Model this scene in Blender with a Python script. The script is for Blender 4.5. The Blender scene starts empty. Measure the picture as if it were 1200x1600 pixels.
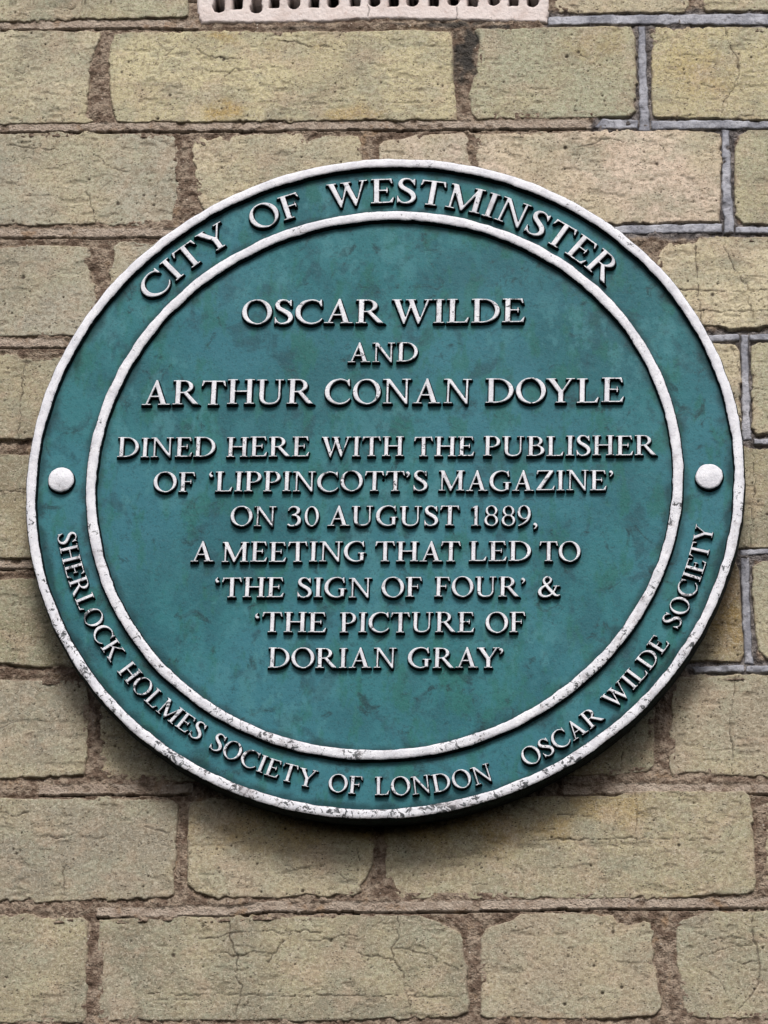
import bpy, math, random
import numpy as np
from mathutils import Matrix, Vector
from mathutils.geometry import delaunay_2d_cdt

# ------------------------------------------------------------------ camera, sky, sun, exposure
S = bpy.context.scene
COL = S.collection
MM = 0.001
Z0 = 2.7                                  # height of the plaque's centre above the pavement, metres
S.render.resolution_x, S.render.resolution_y = 768, 1024
cam_d = bpy.data.cameras.new('camera'); cam = bpy.data.objects.new('camera', cam_d); COL.objects.link(cam)
cam_d.sensor_fit = 'VERTICAL'; cam_d.sensor_height = 36; cam_d.sensor_width = 36
cam_d.lens = 6756.1 / 1600 * 36
cam_d.clip_start = 0.05; cam_d.clip_end = 200
PITCH, YAW, ROLL = 0.4057305, -0.0951402, 0.0339183
f = Vector((math.sin(YAW)*math.cos(PITCH), math.cos(YAW)*math.cos(PITCH), math.sin(PITCH)))
r = Vector((math.cos(YAW), -math.sin(YAW), 0)); u = r.cross(f)
r2 = math.cos(ROLL)*r + math.sin(ROLL)*u; u2 = -math.sin(ROLL)*r + math.cos(ROLL)*u
M = Matrix((r2, u2, -f)).transposed().to_4x4()
M.translation = Vector((0.2365, -2.4884, Z0 - 1.0863))
cam.matrix_world = M
S.camera = cam

SUN_EL, SUN_AZ = 48.0, 4.0                # degrees: elevation, and swing to the right of straight out from the wall
W = bpy.data.worlds.new('World'); S.world = W; W.use_nodes = True
wn = W.node_tree.nodes; sky = wn.new('ShaderNodeTexSky'); sky.sky_type = 'NISHITA'; sky.sun_disc = False
sky.sun_elevation = math.radians(SUN_EL); sky.sun_rotation = math.radians(180 - SUN_AZ)
sky.air_density = 1.0; sky.dust_density = 4.0; sky.ozone_density = 1.0
W.node_tree.links.new(sky.outputs[0], wn['Background'].inputs[0]); wn['Background'].inputs[1].default_value = 0.06
sun_d = bpy.data.lights.new('sun', 'SUN'); sun = bpy.data.objects.new('sun', sun_d); COL.objects.link(sun)
sun_d.energy = 1.5; sun_d.angle = math.radians(20); sun_d.color = (1.0, 0.98, 0.955)
e, a = math.radians(SUN_EL), math.radians(SUN_AZ)
to_sun = Vector((math.sin(a)*math.cos(e), -math.cos(a)*math.cos(e), math.sin(e)))
sun.rotation_euler = to_sun.to_track_quat('Z', 'Y').to_euler(); sun.location = (0.5, -4, 6)
S.view_settings.view_transform = 'Standard'; S.view_settings.look = 'None'; S.view_settings.gamma = 1
S.view_settings.use_curve_mapping = False
S.view_settings.exposure = 0.88
S.render.engine = 'CYCLES'

random.seed(7)
# ------------------------------------------------------------------ noise and distance helpers (all lengths in mm on the wall)
def _h(i, j, s):
    n = (i.astype(np.int64)*374761393 + j.astype(np.int64)*668265263 + int(s)*1442695041) & 0xffffffff
    n = ((n ^ (n >> 13)) * 1274126177) & 0xffffffff
    n = (n ^ (n >> 16)) & 0xffffff
    return n / float(0xffffff)
def vn(x, z, size, seed=0):               # value noise -1..1, features of the given size
    X, Zz = np.asarray(x)/size, np.asarray(z)/size
    i, j = np.floor(X), np.floor(Zz); fx, fz = X-i, Zz-j
    fx = fx*fx*fx*(fx*(fx*6-15)+10); fz = fz*fz*fz*(fz*(fz*6-15)+10)
    i = i.astype(np.int64); j = j.astype(np.int64)
    a = _h(i, j, seed); b = _h(i+1, j, seed); c = _h(i, j+1, seed); d = _h(i+1, j+1, seed)
    return ((a*(1-fx)+b*fx)*(1-fz) + (c*(1-fx)+d*fx)*fz)*2-1
def fbm(x, z, size, octs=3, seed=0, gain=.5):
    t = 0; g = 1
    for k in range(octs):
        t = t + g*vn(x + 17.3*k, z - 9.1*k, size/2**k, seed+k*31); g *= gain
    return t
def sdf_poly(x, z, poly):                 # >0 inside
    P = np.asarray(poly, float); n = len(P); d = np.full(x.shape, 1e18); ins = np.zeros(x.shape, bool)
    for k in range(n):
        ax, az = P[k]; bx, bz = P[(k+1) % n]; ex, ez = bx-ax, bz-az
        t = np.clip(((x-ax)*ex+(z-az)*ez)/(ex*ex+ez*ez+1e-12), 0, 1)
        d = np.minimum(d, (x-ax-t*ex)**2+(z-az-t*ez)**2)
        c = (az > z) != (bz > z)
        if abs(bz-az) > 1e-9: ins ^= c & (x < (bx-ax)*(z-az)/(bz-az)+ax)
    return np.where(ins, 1, -1)*np.sqrt(d)
def dist_line(x, z, line):
    d = np.full(x.shape, 1e18)
    for (ax, az), (bx, bz) in zip(line[:-1], line[1:]):
        ex, ez = bx-ax, bz-az; t = np.clip(((x-ax)*ex+(z-az)*ez)/(ex*ex+ez*ez+1e-12), 0, 1)
        d = np.minimum(d, (x-ax-t*ex)**2+(z-az-t*ez)**2)
    return np.sqrt(d)
def sm(e0, e1, v):
    t = np.clip((v-e0)/(e1-e0), 0, 1); return t*t*(3-2*t)

# ------------------------------------------------------------------ mesh helpers
def new_mesh(name, V, F, attrs=None, mat=None, smooth=True):
    me = bpy.data.meshes.new(name)
    V = np.asarray(V, np.float32); me.vertices.add(len(V)); me.vertices.foreach_set('co', V.ravel())
    quads = isinstance(F, np.ndarray)
    if quads:
        n, k = F.shape; me.loops.add(n*k); me.loops.foreach_set('vertex_index', F.astype(np.int32).ravel())
        me.polygons.add(n); me.polygons.foreach_set('loop_start', np.arange(0, n*k, k, dtype=np.int32))
        me.polygons.foreach_set('loop_total', np.full(n, k, np.int32))
    else:
        lens = np.array([len(q) for q in F], np.int32); flat = np.array([i for q in F for i in q], np.int32)
        me.loops.add(len(flat)); me.loops.foreach_set('vertex_index', flat); me.polygons.add(len(F))
        me.polygons.foreach_set('loop_start', np.r_[0, np.cumsum(lens)[:-1]].astype(np.int32)); me.polygons.foreach_set('loop_total', lens)
    me.update(calc_edges=True); me.validate()
    me.polygons.foreach_set('use_smooth', np.full(len(me.polygons), smooth, bool))
    for k, v in (attrs or {}).items():
        at = me.attributes.new(k, 'FLOAT', 'POINT'); at.data.foreach_set('value', np.asarray(v, np.float32))
    if mat: me.materials.append(mat)
    return me
def link(name, data, parent=None, loc=(0, 0, 0)):
    o = bpy.data.objects.new(name, data); COL.objects.link(o); o.parent = parent; o.location = loc
    return o
def tag(o, label=None, category=None, group=None, kind=None):
    for k, v in (('label', label), ('category', category), ('group', group), ('kind', kind)):
        if v: o[k] = v
    return o
def axis(a, b, step, f0, f1):             # fine inside f0..f1, coarse beyond
    out = []
    for lo, hi, st in ((a, min(b, f0), max(step, 3.)), (max(a, f0), min(b, f1), step), (max(a, f1), b, max(step, 3.))):
        if hi > lo: out.append(np.linspace(lo, hi, max(2, int((hi-lo)/st)+1)))
    return np.unique(np.round(np.concatenate(out), 4))
def relief(name, box, step, func, parent, base, mat, back=95.0, attrs=('cav',), smooth=True):
    """A piece of the wall: a finely modelled front face with sides running back into the wall.
    func(x, z) -> (y towards the street in mm, keep mask, {attributes})."""
    x0, x1, z0, z1 = box
    gx, gz = axis(x0, x1, step, -266, 242), axis(z0, z1, step, -352, 356); nx, nz = len(gx), len(gz)
    X, Zg = np.meshgrid(gx, gz); x, z = X.ravel(), Zg.ravel()
    y, keep, at = func(x, z)
    i = np.arange(nx*nz).reshape(nz, nx)
    Q = np.stack([i[:-1, :-1], i[:-1, 1:], i[1:, 1:], i[1:, :-1]], -1).reshape(-1, 4)
    Q = Q[keep[Q].any(1)]
    if len(Q) == 0: return None
    used = np.unique(Q); rem = np.full(nx*nz, -1); rem[used] = np.arange(len(used)); Q = rem[Q]
    x, z, y = x[used], z[used], y[used]; at = {k: v[used] for k, v in at.items()}
    E = np.concatenate([Q[:, [0, 1]], Q[:, [1, 2]], Q[:, [2, 3]], Q[:, [3, 0]]])
    key = np.sort(E, 1); key = key[:, 0]*(len(used)+1)+key[:, 1]
    _, first, cnt = np.unique(key, return_index=True, return_counts=True)
    Bd = E[first[cnt == 1]]
    bv = np.unique(Bd); mp = np.full(len(used), -1); mp[bv] = len(used)+np.arange(len(bv))
    V = np.stack([x, -y, z], 1); Vb = V[bv].copy(); Vb[:, 1] = back
    skirt = np.stack([Bd[:, 1], Bd[:, 0], mp[Bd[:, 0]], mp[Bd[:, 1]]], 1)
    V = np.concatenate([V, Vb]); Fq = np.concatenate([Q, skirt])
    at = {k: np.concatenate([v, v[bv]]) for k, v in at.items()}
    c = np.array([(x0+x1)/2, 0, (z0+z1)/2])
    me = new_mesh(name, (V-c)*MM, Fq, at, mat, smooth)
    return link(name, me, parent, tuple((c*MM) - np.array(base)))

# ------------------------------------------------------------------ materials
def mat_new(name):
    m = bpy.data.materials.new(name); m.use_nodes = True; nt = m.node_tree
    return m, nt, nt.nodes['Principled BSDF']
class NB:
    def __init__(s, nt): s.nt = nt; s.pos = s.n('ShaderNodeNewGeometry').outputs['Position']
    def n(s, t, **kw):
        nd = s.nt.nodes.new(t)
        for k, v in kw.items(): setattr(nd, k, v)
        return nd
    def l(s, a, b): s.nt.links.new(a, b)
    def put(s, sock, v):
        if isinstance(v, (int, float, tuple)): sock.default_value = v
        else: s.l(v, sock)
    def noise(s, scale, det=2, rough=.5, vec=None, dist=0, stretch=None, out='Fac'):
        nd = s.n('ShaderNodeTexNoise'); nd.inputs['Scale'].default_value = scale; nd.inputs['Detail'].default_value = det
        nd.inputs['Roughness'].default_value = rough; nd.inputs['Distortion'].default_value = dist
        v = vec or s.pos
        if stretch:
            mp = s.n('ShaderNodeMapping'); mp.inputs['Scale'].default_value = stretch; s.l(v, mp.inputs['Vector']); v = mp.outputs[0]
        s.l(v, nd.inputs['Vector']); return nd.outputs[out]
    def vor(s, scale, vec=None, feature='F1'):
        nd = s.n('ShaderNodeTexVoronoi', feature=feature); nd.inputs['Scale'].default_value = scale; s.l(vec or s.pos, nd.inputs['Vector']); return nd
    def ramp(s, v, lo, hi, a=0., b=1.):
        nd = s.n('ShaderNodeMapRange', interpolation_type='SMOOTHSTEP'); s.put(nd.inputs[0], v)
        for k, q in zip((1, 2, 3, 4), (lo, hi, a, b)): s.put(nd.inputs[k], q)
        return nd.outputs[0]
    def math(s, op, a, b=0., c=0.):
        nd = s.n('ShaderNodeMath', operation=op)
        for k, q in enumerate((a, b, c)): s.put(nd.inputs[k], q)
        return nd.outputs[0]
    def mix(s, fac, a, b, mode='MIX'):
        nd = s.n('ShaderNodeMix', data_type='RGBA', blend_type=mode); s.put(nd.inputs[0], fac)
        for k, q in ((6, a), (7, b)):
            s.put(nd.inputs[k], (*q, 1.) if isinstance(q, tuple) and len(q) == 3 else q)
        return nd.outputs[2]
    def attr(s, name):
        nd = s.n('ShaderNodeAttribute', attribute_name=name); return nd.outputs['Fac']
    def bump(s, h, dist, strength=1., prev=None):
        nd = s.n('ShaderNodeBump'); nd.inputs['Distance'].default_value = dist; nd.inputs['Strength'].default_value = strength
        s.l(h, nd.inputs['Height'])
        if prev: s.l(prev, nd.inputs['Normal'])
        return nd.outputs[0]

def make_brick_mat():
    m, nt, b = mat_new('stock_brick'); g = NB(nt)
    tint = g.n('ShaderNodeObjectInfo').outputs['Color']
    big = g.noise(16, 3, .6); mid = g.noise(70, 3, .6, dist=.4); sm_ = g.noise(330, 3, .65); fine = g.noise(1100, 2, .75)
    c = g.mix(g.math('MULTIPLY', g.ramp(big, .40, .62), .6), tint, (.48, .425, .27))
    c = g.mix(g.ramp(g.noise(24, 4, .6, dist=.5), .52, .68, 0, .55), c, (.26, .25, .19))
    c = g.mix(g.ramp(g.noise(60, 4, .65, stretch=(.55, 1, 2.)), .53, .68, 0, .62), c, (.22, .195, .14))   # dark drag streaks
    c = g.mix(g.ramp(g.noise(9, 4, .6, dist=.6, stretch=(1, 1, 1.6)), .50, .68, 0, .5), c, (.20, .195, .16))   # old soot clouds
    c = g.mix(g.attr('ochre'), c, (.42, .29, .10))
    c = g.mix(g.math('MULTIPLY', g.ramp(g.noise(42, 4, .6, dist=.5), .50, .64), .42), c, (.51, .39, .285))           # pinkish patches
    c = g.mix(g.math('MULTIPLY', g.ramp(g.noise(36, 3, .6, stretch=(1, 1, 1.4)), .48, .62), .42), c, (.37, .38, .28))   # grey green bloom
    c = g.mix(g.math('MULTIPLY', g.ramp(sm_, .44, .62), .5), c, (.23, .18, .12))
    c = g.mix(g.math('MULTIPLY', g.ramp(g.noise(560, 2, .6), .52, .66), .4), c, (.60, .54, .43))      # pale sand grains
    c = g.mix(g.ramp(fine, .57, .70, 0, .78), c, (.13, .10, .065))
    c = g.mix(g.ramp(fine, .43, .32, 0, .5), c, (.66, .60, .48))
    mpn = g.n('ShaderNodeMapping'); mpn.inputs['Scale'].default_value = (1, 1, 2.1); g.l(g.pos, mpn.inputs['Vector']); stv = mpn.outputs[0]
    gate = g.ramp(g.noise(110, 2), .46, .58)
    c = g.mix(g.math('MULTIPLY', g.math('MULTIPLY', g.ramp(g.vor(330, vec=stv).outputs['Distance'], .27, .15), gate), .9), c, (.05, .038, .03))
    c = g.mix(g.math('MULTIPLY', g.ramp(g.vor(230).outputs['Distance'], .11, .06), .8), c, (.05, .038, .03))
    c = g.mix(g.math('MULTIPLY', g.attr('cav'), .92), c, (.05, .037, .028))                   # dirt lodged in pits and cracks
    c = g.mix(g.attr('soot'), c, (.052, .052, .05))
    c = g.mix(g.attr('morty'), c, (.22, .165, .125))                                          # mortar smeared on the arris
    g.l(c, b.inputs['Base Color']); b.inputs['Roughness'].default_value = .93; b.inputs['Specular IOR Level'].default_value = .2
    h = g.math('ADD', g.math('MULTIPLY', sm_, .9), g.math('MULTIPLY', fine, .5))
    g.l(g.bump(h, .0010, .85), b.inputs['Normal']); return m

def make_mortar_mat():
    m, nt, b = mat_new('lime_mortar'); g = NB(nt)
    mid = g.noise(120, 3, .6); fine = g.noise(900, 2, .7); fin2 = g.noise(420, 3, .7)
    crumb = g.mix(g.ramp(mid, .40, .58), (.19, .135, .10), (.40, .32, .245))
    strip = g.mix(g.ramp(mid, .38, .62), (.52, .435, .355), (.40, .32, .255))
    c = g.mix(g.attr('strip'), crumb, strip)
    c = g.mix(g.math('MULTIPLY', g.ramp(fin2, .50, .62, 0, .55), g.math('SUBTRACT', 1., g.math('MULTIPLY', g.attr('strip'), .65))), c, (.11, .072, .05))
    c = g.mix(g.ramp(g.noise(60, 3, .6), .58, .7, 0, .5), c, (.30, .17, .075))
    c = g.mix(g.ramp(fine, .60, .70, 0, .6), c, (.42, .33, .25))
    c = g.mix(g.math('MULTIPLY', g.ramp(g.vor(260).outputs['Distance'], .16, .10), g.ramp(g.noise(90, 1), .60, .64)), c, (.66, .60, .52))
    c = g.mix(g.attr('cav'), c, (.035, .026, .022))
    c = g.mix(g.attr('cement'), c, g.mix(g.ramp(g.noise(150, 3, .7), .4, .6), (.075, .07, .075), (.27, .25, .245)))
    c = g.mix(g.attr('soot'), c, (.052, .052, .05))
    g.l(c, b.inputs['Base Color']); b.inputs['Roughness'].default_value = .95; b.inputs['Specular IOR Level'].default_value = .15
    g.l(g.bump(g.math('ADD', fin2, g.math('MULTIPLY', fine, .6)), .003, 1.), b.inputs['Normal']); return m

def make_ribbon_mat():
    m, nt, b = mat_new('cement_pointing'); g = NB(nt)
    c = g.mix(g.ramp(g.noise(60, 3, .6), .35, .68), (.22, .225, .26), (.46, .465, .51))
    c = g.mix(g.ramp(g.noise(260, 3, .7), .50, .72, 0, .75), c, (.12, .12, .135))
    c = g.mix(g.ramp(g.noise(900, 2, .7), .6, .7, 0, .4), c, (.6, .6, .62))
    c = g.mix(g.attr('cav'), c, (.075, .073, .08))
    g.l(c, b.inputs['Base Color']); b.inputs['Roughness'].default_value = .85
    g.l(g.bump(g.noise(500, 3, .65), .0012, .8), b.inputs['Normal']); return m

def make_vent_mat():
    m, nt, b = mat_new('painted_terracotta'); g = NB(nt)
    c = g.mix(g.ramp(g.noise(60, 4, .6), .4, .7), (.70, .62, .59), (.60, .50, .46))
    c = g.mix(g.ramp(g.noise(220, 3, .7), .58, .72, 0, .5), c, (.38, .24, .19))
    c = g.mix(g.ramp(g.noise(500, 3, .7), .66, .72, 0, .8), c, (.10, .08, .07))
    c = g.mix(g.attr('cav'), c, (.008, .006, .005))  # deep shade of the holes painted in near-black; cracks share it
    g.l(c, b.inputs['Base Color']); b.inputs['Roughness'].default_value = .7
    g.l(g.bump(g.noise(420, 4, .6), .0012, .6), b.inputs['Normal']); return m

def make_paint_mat(wear_lo=.60):
    """White paint laid on the tops of the cast relief; chips and dirt show the dark metal beneath."""
    m, nt, b = mat_new('white_relief_paint'); g = NB(nt)
    lvl = g.attr('lvl')
    edge = g.math('ADD', lvl, g.math('MULTIPLY', g.math('SUBTRACT', g.noise(420, 3, .7), .5), .75))
    white = g.mix(g.ramp(g.noise(110, 3, .6), .35, .7), (.83, .835, .88), (.66, .665, .715))
    white = g.mix(g.ramp(g.noise(700, 2, .6), .55, .72, 0, .5), white, (.50, .50, .52))
    dark = g.mix(g.ramp(g.noise(200, 2), .3, .7), (.004, .006, .007), (.010, .020, .022))  # near-black sides: dark green paint, grime and painted shade in one colour
    c = g.mix(g.ramp(edge, .58, .70), dark, white)
    wear = g.attr('wear')                                   # how weathered this stretch is
    n1 = g.math('ADD', g.math('ADD', g.noise(270, 5, .75, dist=.7), g.math('MULTIPLY', wear, .13)), g.math('MULTIPLY', g.math('SUBTRACT', g.noise(45, 2), .5), .35))
    c = g.mix(g.math('MULTIPLY', g.ramp(n1, .65, .68, 0, .95), g.ramp(edge, .5, .7)), c, g.mix(g.ramp(g.noise(300, 2), .4, .6), (.018, .020, .024), (.075, .085, .09)))
    n2 = g.math('ADD', g.noise(95, 4, .6, dist=.3), g.math('MULTIPLY', wear, .09))
    c = g.mix(g.math('MULTIPLY', g.ramp(n2, .60, .76, 0, .5), g.ramp(edge, .5, .7)), c, (.30, .27, .28))
    g.l(c, b.inputs['Base Color']); b.inputs['Roughness'].default_value = .6; g.l(g.ramp(edge, .5, .7, .06, .35), b.inputs['Specular IOR Level'])
    g.l(g.bump(g.noise(650, 4, .7), .0007, .7), b.inputs['Normal']); return m

def make_green_mat():
    m, nt, b = mat_new('weathered_green_enamel'); g = NB(nt)
    n1 = g.noise(22, 4, .62, dist=.5, stretch=(1.25, 1, .8)); n2 = g.noise(60, 4, .65, stretch=(1.4, 1, .6)); n3 = g.noise(9, 3, .5)
    c = g.mix(g.ramp(n1, .40, .60), (.018, .112, .138), (.028, .158, .182))
    c = g.mix(g.ramp(n3, .43, .60, 0, .75), c, (.036, .165, .212))
    c = g.mix(g.ramp(n2, .50, .62, 0, .6), c, (.016, .125, .095))              # greener bloom
    c = g.mix(g.ramp(g.noise(40, 4, .65, dist=.6), .53, .66, 0, .6), c, (.014, .058, .078))   # dull smudges
    c = g.mix(g.ramp(g.noise(62, 5, .7, dist=.8), .57, .68, 0, .75), c, (.009, .032, .040))
    c = g.mix(g.math('MULTIPLY', g.ramp(g.noise(75, 4, .65, stretch=(1, 1, .6)), .50, .62, 0, .6), g.ramp(g.noise(11, 2), .42, .58)), c, (.060, .215, .245))  # chalky flecks
    c = g.mix(g.ramp(g.noise(850, 2, .7), .45, .60, .0, .22), c, (.045, .19, .205))
    c = g.mix(g.ramp(g.noise(640, 2, .7), .54, .66, .0, .35), c, (.008, .045, .050))
    c = g.mix(g.attr('grime_shade'), c, (.006, .011, .013))  # grime plus painted shade, on the side wall and beside the rings
    g.l(c, b.inputs['Base Color']); b.inputs['Roughness'].default_value = .48; g.l(g.ramp(g.attr('grime_shade'), .3, .9, .14, .03), b.inputs['Specular IOR Level'])
    h = g.math('ADD', g.noise(260, 4, .6), g.math('MULTIPLY', g.noise(1000, 2, .6), .35))
    g.l(g.bump(h, .0006, .45), b.inputs['Normal']); return m

BRICK_M, MORTAR_M, RIB_M, VENT_M, PAINT_M, GREEN_M = make_brick_mat(), make_mortar_mat(), make_ribbon_mat(), make_vent_mat(), make_paint_mat(), make_green_mat()
TINT = {'buff': (.57, .51, .36), 'olive': (.42, .41, .285), 'grey': (.39, .37, .30), 'pink': (.64, .53, .41), 'yellow': (.58, .52, .32), 'brown': (.20, .155, .09), 'drab': (.25, .22, .15), 'moss': (.295, .275, .185), 'ash': (.285, .265, .20), 'dun': (.34, .31, .21), 'clay': (.40, .345, .25)}

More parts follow.
